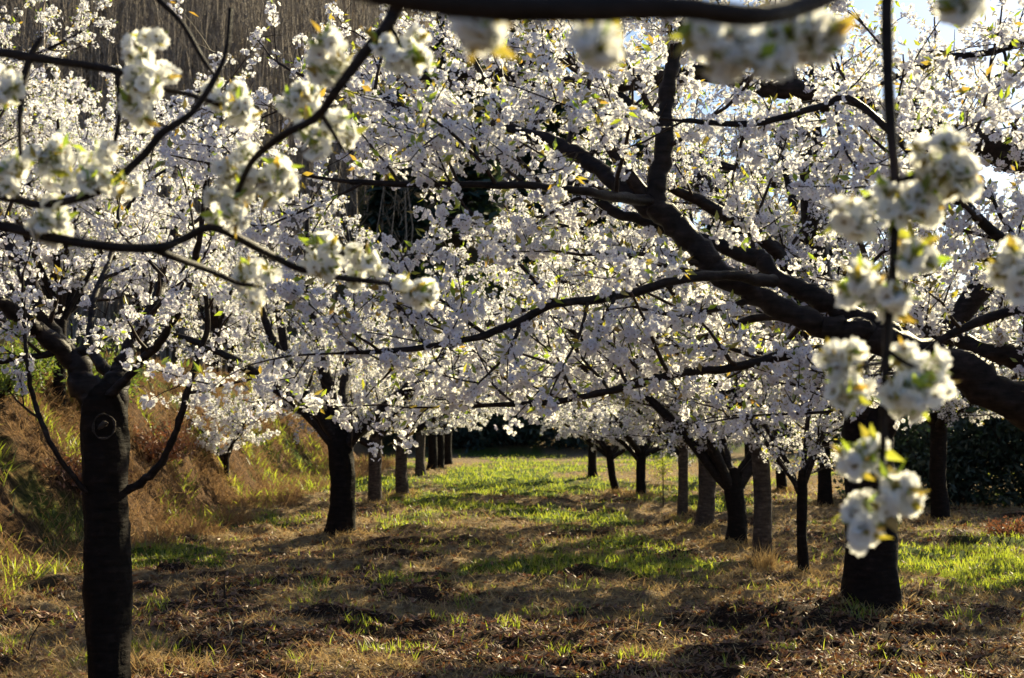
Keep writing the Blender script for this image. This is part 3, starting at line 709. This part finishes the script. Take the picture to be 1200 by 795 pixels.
near_tree(2.5, 1.0, 'blurred branch along the top edge with a hanging twig of white blossom', 83, [
    [W(2.5, 1.0, 1.3, .07), W(2.0, 1.2, 1.9, .045), W(1.3, 1.3, 2.25, .032)] + B([(1300, -200, 1.35, 19), (1120, -90, 1.3, 17), (1000, -20, 1.15, 13), (940, 6, 1.1, 13), (880, 18, 1.05, 14), (800, 10, 1.02, 14), (700, 10, 1.0, 17), (600, 10, .98, 17), (500, 2, .97, 16), (430, -12, .97, 16), (300, -60, 1.05, 10), (150, -90, 1.05, 6)]),
    [W(2.0, 1.2, 1.9, .035)] + B([(1500, -160, 1.7, 13), (1250, -110, 1.75, 10), (1060, -70, 1.75, 8), (1041, -30, 1.75, 7), (1040, 60, 1.75, 7), (1044, 150, 1.75, 6.5), (1049, 215, 1.75, 6), (1047, 300, 1.75, 5), (1040, 390, 1.75, 5), (1036, 470, 1.75, 4.5), (1034, 540, 1.75, 3.5), (1028, 595, 1.75, 2)]),
    B([(1049, 212, 1.75, 4), (1078, 205, 1.75, 3.5), (1105, 190, 1.75, 2)]),
    B([(1049, 220, 1.75, 4), (1030, 226, 1.75, 3.5), (1010, 236, 1.75, 2)]),
    B([(1039, 410, 1.75, 3.5), (1060, 425, 1.75, 3), (1085, 435, 1.75, 2)]),
    B([(1037, 425, 1.75, 3.5), (1020, 428, 1.75, 3), (1000, 433, 1.75, 2)]),
    [W(2.0, 1.2, 1.9, .03)] + B([(1500, 100, 1.7, 9), (1330, 250, 1.75, 6), (1240, 290, 1.75, 5), (1195, 315, 1.75, 2)]),
], CR, 1.35, [
    [W(2.5, 1.0, 1.4, .06), W(3.0, .8, 2.1, .045), W(3.4, .6, 2.7, .03), W(3.8, .4, 3.0, .015)],
    [W(2.5, 1.0, 1.4, .06), W(2.3, .3, 2.2, .045), W(1.9, -.3, 2.8, .03), W(1.4, -.8, 3.2, .015)],
    [W(2.5, 1.0, 1.4, .06), W(2.7, 1.8, 2.4, .045), W(2.8, 2.4, 3.2, .03), W(2.8, 2.8, 3.9, .015)],
])

RS = [170, 200, 140, 20, 95, 230]      # limbs mostly across the row
def at_px(px, py):
    return G(px, py, 0.03)
x, y = at_px(1021, 718)
cherry(x, y, .235, 1.55, 'stout black cherry trunk at right behind the hanging blossom twig, widest trunk in the orchard', 101, 0, 7, 2.9, spread=[175, 150, 205, 95, 20, -25, 120], rise=.75, trim=.5, up=5, keep=keep_near, flare=1.5)
x, y = at_px(942, 675)
cherry(x, y, .062, 0.95, 'slim young cherry tree with reddish dark trunk, just left of the stout black trunk', 102, 1, 4, 1.3, spread=[60, 120, 170, 10], rise=1.3, dens=.8, up=1)
x, y = at_px(893, 662)
cherry(x, y, .115, 1.75, 'cherry tree with straight tall grey-brown trunk and dry grass around its foot', 103, 1, 5, 2.6, mat='greybark', lean=(-.03, 0), spread=RS, rise=.6, flare=1.2)
x, y = at_px(861, 642)
cherry(x, y, .145, 0.80, 'low forked cherry tree with broad V of reddish limbs, beside the straight grey trunk', 104, 1, 6, 3.0, spread=[175, 10, 150, 30, 95, 200], rise=.95, low=1.35)
x, y = at_px(823, 627)
cherry(x, y, .145, 1.15, 'cherry tree with smooth grey trunk cut square under its limbs, fifth along the right row', 105, 1, 6, 2.9, mat='greybark', lean=(.08, 0), spread=RS, rise=.65)
x, y = at_px(799, 612)
cherry(x, y, .095, 1.2, 'slender grey cherry trunk just right of the yellow sapling', 106, 1, 5, 2.8, mat='greybark', lean=(.03, 0), spread=RS, rise=.65)
x, y = at_px(752, 590)
cherry(x, y, .12, .9, 'distant dark cherry tree with crooked trunk low under drooping blossom, right of the path', 107, 2, 7, 2.7, spread=[150, 185, 40, 95, 210, 0, 240], rise=.42, low=.6)
x, y = at_px(723, 585)
cherry(x, y, .10, .9, 'distant dark cherry tree leaning left over the grassy path', 108, 2, 6, 2.8, lean=(-.16, 0), spread=[160, 190, 130, 60, 10], rise=.55)
x, y = at_px(695, 572)
cherry(x, y, .14, 1.1, 'farthest dark cherry tree on the right edge of the path', 109, 2, 6, 3, spread=RS, rise=.6)
LSP = [10, 45, 150, 200, 330, 90]
x, y = at_px(398, 632)
cherry(x, y, .205, 1.35, 'thick black cherry trunk left of the path, forking under dense blossom', 111, 1, 7, 2.7, lean=(0, 0), spread=[170, 140, 30, 5, 85, 110, -20], rise=.55, low=.7, up=4, flare=1.6)
x, y = at_px(439, 600)
cherry(x, y, .145, 1.25, 'pale grey cherry trunk with bulging top, second along the left row', 112, 1, 6, 2.7, mat='greybark', spread=LSP, rise=.62, trim=.9)
x, y = at_px(472, 590)
cherry(x, y, .15, 1.35, 'cherry trunk dark above and grey below, third along the left row', 113, 2, 6, 2.7, mat='greybark', spread=LSP, rise=.62)
x, y = at_px(493, 569)
cherry(x, y, .16, 1.4, 'grey cherry trunk, fourth along the left row', 114, 2, 6, 2.8, mat='greybark', spread=LSP, rise=.6)
x, y = at_px(506, 563)
cherry(x, y, .17, 1.4, 'dark cherry trunk, fifth along the left row', 115, 2, 6, 2.8, spread=LSP, rise=.6)
x, y = at_px(515, 560)
cherry(x, y, .16, 1.4, 'dark cherry trunk, sixth along the left row', 116, 2, 5, 2.8, spread=LSP, rise=.6)
x, y = at_px(525, 557)
cherry(x, y, .17, 1.4, 'last dark cherry trunk at the far end of the left row', 117, 2, 6, 2.8, spread=LSP, rise=.6)
# second row at right
x, y = at_px(1103, 613)
cherry(x, y, .155, 1.6, 'dark cherry trunk at right standing before the dark hedge, second row', 121, 1, 7, 2.9, rise=.5, low=1.0)
x, y = at_px(967, 598)
cherry(x, y, .15, 1.4, 'second row cherry tree seen between the slim trunk and the stout black one', 122, 2, 6, 2.7, rise=.6)
x, y = at_px(917, 585)
cherry(x, y, .13, 1.4, 'distant second row cherry tree just right of the tall grey trunk', 123, 2, 6, 2.7, rise=.6)
cherry(8.2, 16.0, .16, 1.5, 'cherry tree out of frame at right whose low blossoming branches reach in over the grass', 124, 1, 7, 3.0, rise=.45, low=1.0)
cherry(6.6, 36, .13, 1.4, 'far second row cherry tree beyond the close right row', 125, 2, 6, 2.7, rise=.6)
#cherry(11.5, 30, .15, 1.4, 'third row cherry tree on the right in front of the dark hedge end', 126, 2, 6, 2.7, rise=.6)
# on and under the bank at left
cherry(-7.6, 16.5, .11, 1.2, 'sunlit cream cherry tree up on the bank at upper left', 131, 1, 6, 2.8, rise=.9, up=5)
cherry(-8.6, 23.5, .13, 1.3, 'cherry tree on the bank with bright backlit crown, middle of the bank row', 132, 2, 6, 3.0, rise=.9, up=5)
cherry(-8.9, 31, .13, 1.3, 'farther cherry tree on the bank above the left row', 133, 2, 6, 2.4, rise=.8)
cherry(-6.0, 27.0, .07, .45, 'small low cherry tree at the foot of the dry bank', 134, 2, 5, 1.5, rise=.9, up=0)
cherry(-6.9, 19.5, .10, 1.3, 'cherry tree on the lip of the bank with a tall cream crown', 136, 2, 6, 2.7, rise=.9, up=5)
cherry(-9.8, 27.5, .13, 1.4, 'tall backlit cherry tree on the bank in front of the bare wood', 137, 2, 6, 3.1, rise=.95, up=6)
cherry(-8.2, 35.5, .13, 1.4, 'far tall cherry tree on the bank rim, third from the bare wood', 138, 2, 6, 2.5, rise=.9, up=4)
cherry(-8.8, 40, .14, 1.4, 'far cherry tree on the left slope near the bare wood', 135, 2, 6, 2.6, rise=.7)
# a tall bare pole-like trunk on the bank
bxx, byy = -7.9, 21.0
b0 = Vector((bxx, byy, tz(bxx, byy)))
rt = empty('bare_tree', b0, 'slender grey bare tree rising from the bank at left behind the blossom', 'bare tree')
trunk_mesh(rt, [(b0 - Vector((0, 0, .15)), .12), (b0 + Vector((0.02, 0, 1)), .11), (b0 + Vector((-.04, 0, 3)), .09), (b0 + Vector((.03, 0, 5.5)), .05), (b0 + Vector((0, 0, 7.5)), .02)], b0, M['farbark'], 12, .06, 5)
tb = Tubes(); rg = random.Random(4)
for i in range(26):
    z = rg.uniform(2.2, 7.2); a = rg.uniform(0, 6.28)
    pts, rad = path(b0 + Vector((0, 0, z)), Vector((math.cos(a), math.sin(a), 1.1)), rg.uniform(.6, 1.6), .018, 5, rg, .1, 0, .15, .2)
    tb.add(pts, rad, 4)
tb.build('branches', M['farbark'], rt, 0, b0)

# ------------------------------------------------------------------ ground
def axis_pts(segs):
    out = []
    for a, b, st in segs: out += list(np.arange(a, b, st))
    out.append(segs[-1][1]); return np.array(out)
xs = axis_pts([(-600, -80, 40), (-80, -20, 2.0), (-20, -9, .35), (-9, -4, .09), (-4, 5, .06), (5, 12, .12), (12, 30, .8), (30, 80, 4), (80, 600, 40)])
ys = axis_pts([(-30, 0, 1.5), (0, 5, .15), (5, 16, .06), (16, 30, .12), (30, 60, .4), (60, 180, 2), (180, 1200, 40)])
X, Y = np.meshgrid(xs, ys)
Z = terrain(X, Y)
nx, ny = len(xs), len(ys)
idx = np.arange(nx * ny).reshape(ny, nx)
Q = np.stack([idx[:-1, :-1], idx[:-1, 1:], idx[1:, 1:], idx[1:, :-1]], -1).reshape(-1, 4)
gm = green_mask(X, Y); sm = np.maximum(soil_mask(X, Y), .55 * sst(58, 66, Y) * (1 - sst(170, 200, Y)) * (1 - sst(10, 40, X)))
bm_ = sst(-4.6, -5.6, X) * (1 - .7 * sst(50, 70, Y))
me = mesh_from('ground', np.stack([X, Y, Z], -1).reshape(-1, 3), Q, mats=[M['ground']], smooth=True, attrs={'green': gm.ravel(), 'soil': sm.ravel(), 'bank': bm_.ravel()})
g = link('ground', me); g['kind'] = 'structure'

# ------------------------------------------------------------------ grass, straw, litter
def scatter(n, ymin, ymax, xlim, seed):
    rs = np.random.RandomState(seed)
    # denser near the camera: depth distributed ~ 1/d^1.5
    u = rs.rand(n); p = -0.9
    y = (ymin ** p + u * (ymax ** p - ymin ** p)) ** (1 / p)
    lo = np.maximum(-xlim[0], -(y * .46 + .8)); hi = np.minimum(xlim[1], y * .46 + .8)
    x = lo + rs.rand(n) * (hi - lo)
    return x, y, rs
def blades(name, x, y, rs, h, wd, lean, mat, label, cat, zoff=0.0, curve=.5):
    n = len(x); z = terrain(x, y) + zoff
    a = rs.rand(n) * 6.283; dirv = np.stack([np.cos(a), np.sin(a), np.zeros(n)], 1)
    side = np.stack([-np.sin(a), np.cos(a), np.zeros(n)], 1)
    # faces turned randomly
    b = a + rs.normal(size=n) * .8; side = np.stack([-np.sin(b), np.cos(b), 0.3 * rs.normal(size=n)], 1)
    H = h * (.5 + rs.rand(n)); Wd = wd * (.6 + .8 * rs.rand(n)); ln = lean * (.4 + 1.1 * rs.rand(n))
    base = np.stack([x, y, z - .005], 1)
    up = np.array([0, 0, 1.0])
    m1 = base + (dirv * (np.sin(ln) * H * .5)[:, None]) + up * (np.cos(ln) * H * .5)[:, None]
    l2 = ln + curve * rs.rand(n)
    tip = m1 + (dirv * (np.sin(l2) * H * .5)[:, None]) + up * (np.cos(l2) * H * .5)[:, None]
    s = side * (Wd * .5)[:, None]
    V = np.stack([base - s, base + s, m1 + s * .8, m1 - s * .8, tip], 1).reshape(-1, 3)
    i = np.arange(n) * 5
    Qd = np.stack([i, i + 1, i + 2, i + 3], 1); Td = np.stack([i + 3, i + 2, i + 4], 1)
    o = link(name, mesh_from(name, V, Qd, Td, mats=[mat]))
    o['kind'] = 'stuff'; tag(o, label, cat)
    return o
x, y, rs = scatter(420000, 4.6, 60, (5.6, 40), 5)
gmk = green_mask(x, y); keepm = rs.rand(len(x)) < (gmk ** 1.5) * .95 + .5 * (fbm(x * 2.5, y * 2.5, 77, 2) > .74) + .012
x, y = x[keepm], y[keepm]; print('green blades', len(x))
sc = .8 + y / 14
cl = .5 + 1.1 * fbm(x * 2.2, y * 2.2, 66, 2)
blades('green_grass', x, y, rs, .075 * cl * (.8 + y / 60), .0045 * sc * 1.3, .45, M['grass'], 'patches of bright green grass on the orchard floor', 'grass')
x, y, rs = scatter(480000, 4.6, 50, (5.3, 30), 6)
gmk = green_mask(x, y); sk = soil_mask(x, y)
k = rs.rand(len(x)) < (1 - gmk * .8) * (1 - sk * .8)
ex = []; ey = []
for (tx, ty, tr) in TREES_XY:
    if ty < 6 or ty > 34: continue
    a_ = rs.rand(900) * 6.283; r_ = tr * 1.05 + .30 * rs.rand(900) ** 1.6; ex.append(tx + r_ * np.cos(a_)); ey.append(ty + r_ * np.sin(a_))
x = np.concatenate([x] + ex); y = np.concatenate([y] + ey); k = np.concatenate([k, np.ones(len(x) - len(k), bool)])
x, y = x[k], y[k]; print('straw', len(x))
sc = .8 + y / 14
blades('dry_grass', x, y, rs, .066 * (.5 + 1.1 * fbm(x * 2.5, y * 3, 12, 2)) * (.8 + y / 28), .0030 * sc * 1.3, 1.38, M['straw'], 'straw coloured mown dry grass lying over the orchard floor', 'dry grass', .010, .35)
# leaf litter
x, y, rs = scatter(110000, 4.6, 32, (4.6, 12), 8)
k = rs.rand(len(x)) < .35 + .65 * soil_mask(x, y)
x, y = x[k], y[k]
pos = np.stack([x, y, terrain(x, y) + .012], 1)
nr = rs.normal(size=(len(x), 3)) * .45 + np.array([0, 0, 1])
lt = (np.array([(-1, 0, .15), (0, .45, 0), (1, 0, .25), (0, -.45, .05)]), np.array([(0, 1, 2, 3)]), np.array([0]))
v, q, mi = stamp(lt, pos, nr, (.016 + .016 * rs.rand(len(x))) * (.8 + y / 25), rs)
o = link('leaf_litter', mesh_from('leaf_litter', v, q, mats=[M['litter']])); o['kind'] = 'stuff'; tag(o, 'brown dead leaves scattered on dark soil', 'leaf litter')
# bank grass
rs = np.random.RandomState(9)
n = 170000
y = 8 + 42 * rs.rand(n) ** 1.35; x = -4.4 - 9.0 * rs.rand(n) ** 1.2
cl = fbm(x * 1.3, y * 1.3, 88, 3)
k = (rs.rand(n) < sst(.42, .56, cl) + .06) & (x > -y * .46 - 1)
x, y, cl = x[k], y[k], cl[k]; print('bank', len(x))
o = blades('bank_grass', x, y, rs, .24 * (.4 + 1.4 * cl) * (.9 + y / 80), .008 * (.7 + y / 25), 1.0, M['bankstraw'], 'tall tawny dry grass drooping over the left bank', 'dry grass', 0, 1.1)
y = 8 + 42 * rs.rand(n // 2) ** 1.35; x = -4.6 - 9.0 * rs.rand(n // 2) ** .9
k = (rs.rand(len(x)) < sst(.54, .68, fbm(x * .8, y * .8, 99, 3))) & (x > -y * .46 - 1)
x, y = x[k], y[k]
blades('bank_greenery', x, y, rs, .22 * (.9 + y / 80), .014 * (.7 + y / 25), .7, M['grass'], 'green weeds growing among the dry grass of the bank', 'weeds', 0, .6)

# ------------------------------------------------------------------ bushes
def bush(name, bx, by, rx, rz, mat, label, cat, seed, n=2600, L=.07, group=None, floor=0.0):
    rs = np.random.RandomState(seed); z0 = tz(bx, by)
    root = empty(name, (bx, by, z0), label, cat, group)
    tb = Tubes(); rg = random.Random(seed); tips = []
    for i in range(22):
        a = rg.uniform(0, 6.28)
        pts, rad = path(Vector((rg.uniform(-.15, .15) * rx, rg.uniform(-.15, .15) * rx, -.05)), Vector((math.cos(a) * rx * .9, math.sin(a) * rx * .9, rz * rg.uniform(.5, 1.1))), math.hypot(rx, rz) * rg.uniform(.6, .95), .012 + .006 * rx, 6, rg, .05, .05, .12, .3)
        tb.add(pts, rad, 4); tips += pts[2:]
    tb.build('stems', M['twig'], root)
    tp = np.array([tuple(p) for p in tips])
    c = tp[rs.randint(0, len(tp), n)] + rs.normal(size=(n, 3)) * np.array([rx, rx, rz]) * .16
    c[:, 2] = np.abs(c[:, 2])
    v, q = leaves(c, rs, 1, 1, L, 0)
    link('foliage', mesh_from('foliage', v, q, mats=[mat]), root)
    return root
bush('green_bush', -6.3, 13.2, .7, .8, M['shrub'], 'green bush on the bank between the left edge and the twin leader tree', 'bush', 1, 3000, .07)
bush('green_bush', -5.5, 12.0, .35, .45, M['shrub'], 'small dark green weed bush low on the bank, nearest to the camera', 'bush', 2, 1500, .05)
bush('green_bush', -6.6, 16.2, .7, .8, M['shrub'], 'olive green bush on the bank just right of the twin leader trunk', 'bush', 3, 3000, .08)
bush('green_bush', -6.8, 20.5, .9, .9, M['shrub'], 'broad green bush on the bank midway to the small low cherry tree', 'bush', 4, 3000, .09)
bush('dry_bush', -5.6, 16.5, .6, .5, M['rust'], 'rust brown dry bush at the foot of the bank', 'bush', 5, 1800, .07)
bush('dry_bush', -6.2, 22.5, .7, .7, M['rust'], 'brown dry bush below the drooping blossom of the bank', 'bush', 6, 1800, .08)
x, y = G(1180, 632)
bush('dead_fern', x, y, .35, .25, M['rust'], 'low rust red dead fern on the grass at the right edge', 'fern', 7, 900, .06)
# dark hedge at right, beyond the second row
hl = ['nearest dark evergreen bush of the hedge behind the second row trunk', 'dark evergreen bush of the hedge, right of the second row trunk', 'tall dark evergreen bush at the right edge of the picture', 'dark evergreen bush filling the gap left of the right edge', 'dark evergreen bush deeper in the hedge at right', 'dark evergreen at the far left end of the right hedge', 'low shaded evergreen bush ending the right hedge on its path side']
hp = [(8.6, 25.5, 1.5, 2.7), (10.2, 25.2, 1.5, 2.9), (11.9, 25.0, 1.6, 3.1), (13.6, 25.6, 1.6, 3.0), (9.6, 28.0, 1.7, 3.1), (7.9, 27.8, 1.2, 2.4), (12.2, 28.5, 1.7, 3.4)]
for i, (a, b, r1, r2) in enumerate(hp):
    bush('evergreen_bush', a, b, r1, r2, M['needle'], hl[i], 'evergreen bush', 20 + i, 5200, .16, 'dark evergreen hedge at right')
fl = ['dark bush closing the left end of the grassy path', 'dark bush closing the path, left of its middle', 'dark bush in the middle of the path end', 'dark bush closing the path, right of its middle', 'dark bush at the right end of the row closing the path', 'tall dark bush behind the last left row trunks', 'tall dark bush behind the farthest right cherry tree', 'dark bush beyond the second row at right']
fp = [(-5.5, 64, 2.6, 3.2), (-2.5, 63, 2.4, 3.0), (0.3, 64, 2.4, 2.8), (3.0, 63.5, 2.4, 3.0), (6.0, 64, 2.6, 3.4), (-8.5, 62, 2.6, 3.6), (9.5, 63, 2.8, 3.8), (13.5, 58, 2.8, 3.6)]
for i, (a, b, r1, r2) in enumerate(fp):
    bush('dark_bush', a, b, r1, r2, M['needle'], fl[i], 'bush', 40 + i, 3000, .32, 'dark bushes closing the end of the path')

# ------------------------------------------------------------------ conifers on the far slope
def conifer_mesh(seed, H=13, Rb=2.6, n=5200):
    rs = np.random.RandomState(seed)
    t = rs.rand(n) ** .75; hz = 1.2 + t * (H - 1.2)
    tier = (hz * 1.15) % 1.0
    rr = Rb * (1 - t) ** .85 * (.45 + .65 * (1 - tier)) * (.55 + .5 * rs.rand(n)) + .08
    a = rs.rand(n) * 6.283
    pos = np.stack([rr * np.cos(a), rr * np.sin(a), hz - .35 * rr], 1)
    d = np.stack([np.cos(a), np.sin(a), -.35 + .2 * rs.normal(size=n)], 1)
    nr = np.cross(d, np.stack([-np.sin(a), np.cos(a), .4 * rs.normal(size=n)], 1))
    lt2 = (np.array([(-1, 0, 0), (0, .5, .1), (1, 0, -.1), (0, -.5, .1)]), np.array([(0, 1, 2, 3)]), np.array([0]))
    v, q, mi = stamp(lt2, pos, nr, .26 + .3 * rs.rand(n), rs)
    crown = mesh_from('crown', v, q, mats=[M['needle']])
    tb = Tubes(); tb.add([Vector((0, 0, -.4)), Vector((0, 0, H * .5)), Vector((0, 0, H))], [.22, .14, .02], 8)
    tmp = tb.build('trunk', M['bark'], None); me = tmp.data; bpy.data.objects.remove(tmp)
    return crown, me
protos = [conifer_mesh(1), conifer_mesh(2, 15, 3.0), conifer_mesh(3, 11, 2.8)]
rg = random.Random(12); ci = 0
for (a, b) in [(-7, 76), (-3, 80), (1, 77), (5, 82), (9, 79), (14, 84), (-5, 93), (3, 95), (11, 94), (0, 106), (8, 108), (18, 92), (24, 100), (30, 96)]:
    cr, tr = protos[ci % 3]
    near_w = ['left', 'middle', 'right'][0 if a < -6 else (1 if a < 7 else 2)]
    root = empty('conifer', (a, b, tz(a, b)), 'dark conifers on the wooded slope beyond the orchard, glimpsed through blossom', 'conifer', 'conifers on the far slope')
    s_ = rg.uniform(.85, 1.2); root.scale = (s_, s_, s_); root.rotation_euler = (0, 0, rg.uniform(0, 6))
    link('trunk', tr, root); link('crown', cr, root); ci += 1

# ------------------------------------------------------------------ bare wood on the hillside (nobody could count it)
tb = Tubes(); rg = random.Random(3)
for i in range(4200):
    b = rg.uniform(60, 125); a = -6 - rg.random() ** .8 * (b * .62 - 0) * 1.0
    if a > -12 and b < 72: continue
    z = tz(a, b); H = rg.uniform(7, 12)
    tp = Vector((a + rg.gauss(0, .9), b + rg.gauss(0, .6), z + H)); bs = Vector((a, b, z - .3))
    tb.add([bs, bs.lerp(tp, .5) + Vector((rg.gauss(0, .35), 0, 0)), tp], [.07, .045, .012], 4)
    for j in range(24):
        t = rg.uniform(.08, .98); p = bs.lerp(tp, t); an = rg.uniform(0, 6.28); L = rg.uniform(.8, 2.2) * (1.15 - t * .6)
        q1 = p + Vector((math.cos(an) * rg.uniform(.3, 1.1), math.sin(an) * .5, .8)) * L
        tb.add([p, q1], [.018, .005], 3)
o = tb.build('bare_wood', M['farbark'], None); o['kind'] = 'stuff'; tag(o, 'grey leafless wood covering the hillside at upper left', 'bare wood')

# ------------------------------------------------------------------ small things
x, y = G(777, 602)
z = tz(x, y); rt = empty('sapling', (x, y, z), 'yellow-green sapling in fresh leaf at the right edge of the path', 'sapling')
tb = Tubes(); tb.add([Vector((0, 0, -.05)), Vector((.01, 0, .5)), Vector((0, 0, 1.0)), Vector((.02, 0, 1.3))], [.014, .011, .008, .004], 6)
rg = random.Random(9); tips = []
for i in range(12):
    zz = rg.uniform(.5, 1.25); a = rg.uniform(0, 6.28)
    pts, rad = path(Vector((0, 0, zz)), Vector((math.cos(a), math.sin(a), .8)), rg.uniform(.12, .25), .004, 3, rg); tb.add(pts, rad, 3); tips += pts[1:]
tb.build('stem', M['twig'], rt)
rs = np.random.RandomState(4); c = np.array([tuple(p) for p in tips]); c = c[rs.randint(0, len(c), 260)] + rs.normal(size=(260, 3)) * .05
v, q = leaves(c, rs, 1, 1, .055, 0); link('leaves', mesh_from('leaves', v, q, mats=[M['sapleaf']]), rt)
# stick
def stick(name, pxs, label, cat, r=.009):
    x, y = G(*pxs[0]); b = Vector((x, y, tz(x, y) - .03))
    pts = [b] + [P(a, c, y) for a, c in pxs[1:]]
    tb = Tubes(); n = len(pts); tb.add([p - b for p in pts], [r * (1 - .6 * i / (n - 1)) for i in range(n)], 6)
    o = tb.build(name, M['twig'], None, .2); o.location = b; tag(o, label, cat)
    return o
stick('dead_stick', [(264, 706), (263, 690), (263, 675)], 'short dark dead stick standing upright in the dry grass left of the path', 'stick', .014)
stick('dry_weed_stem', [(31, 768), (36, 748), (48, 728), (62, 718)], 'thin dark dry weed stem curving up at the lower left edge', 'weed stem', .006)
stick('dry_weed_stem', [(165, 632), (158, 622), (150, 606), (147, 594)], 'pale thin dry stem leaning against the young left trunk', 'weed stem', .006)
# crumpled white scrap
x, y = G(303, 668); rs = np.random.RandomState(2)
import bmesh
bmm = bmesh.new(); bmesh.ops.create_icosphere(bmm, subdivisions=3, radius=.05)
for vtx in bmm.verts:
    k = 1 + .5 * (float(fbm(vtx.co.x * 40 + 9, vtx.co.y * 40 + vtx.co.z * 30, 5, 3)) - .5); vtx.co = Vector((vtx.co.x * k * 1.3, vtx.co.y * k, vtx.co.z * k * .7))
me = bpy.data.meshes.new('white_scrap'); bmm.to_mesh(me); bmm.free()
mw, n_, l_, b_ = new_mat('white_scrap'); b_.inputs['Base Color'].default_value = (.75, .78, .82, 1); b_.inputs['Roughness'].default_value = .6
me.materials.append(mw); o = link('litter_scrap', me); o.location = (x, y, tz(x, y) + .03); tag(o, 'small crumpled white scrap lying in the hollow left of the path', 'scrap')
# dry tussocks at trunk feet
def tussock(bx, by, label, seed, n=260, h=.4, R=.14, lean=.5):
    rs = np.random.RandomState(seed); a = rs.rand(n) * 6.283; rr = R * rs.rand(n) ** .5
    x = bx + rr * np.cos(a); y = by + rr * np.sin(a)
    o = blades('grass_tussock', x, y, rs, h, .006, lean, M['straw'], label, 'grass tussock', 0, 1.0)
    del o['kind']; return o
x, y = at_px(893, 668)
tussock(x + .02, y - .06, 'tuft of pale dry grass leaning on the foot of the tall grey trunk', 1, 260, .28, .12, .45)
x, y = G(850, 706); tussock(x, y, 'small dry tussock on the ground left of the slim young tree', 2, 160, .12, .2, 1.0)
x, y = G(780, 690); tussock(x, y, 'pale dry tussock in the middle of the foreground', 3, 220, .14, .25, 1.1)
x, y = G(210, 786); tussock(x, y, 'dry tussock at the bottom edge right of the young trunk', 4, 420, .16, .3, 1.1)
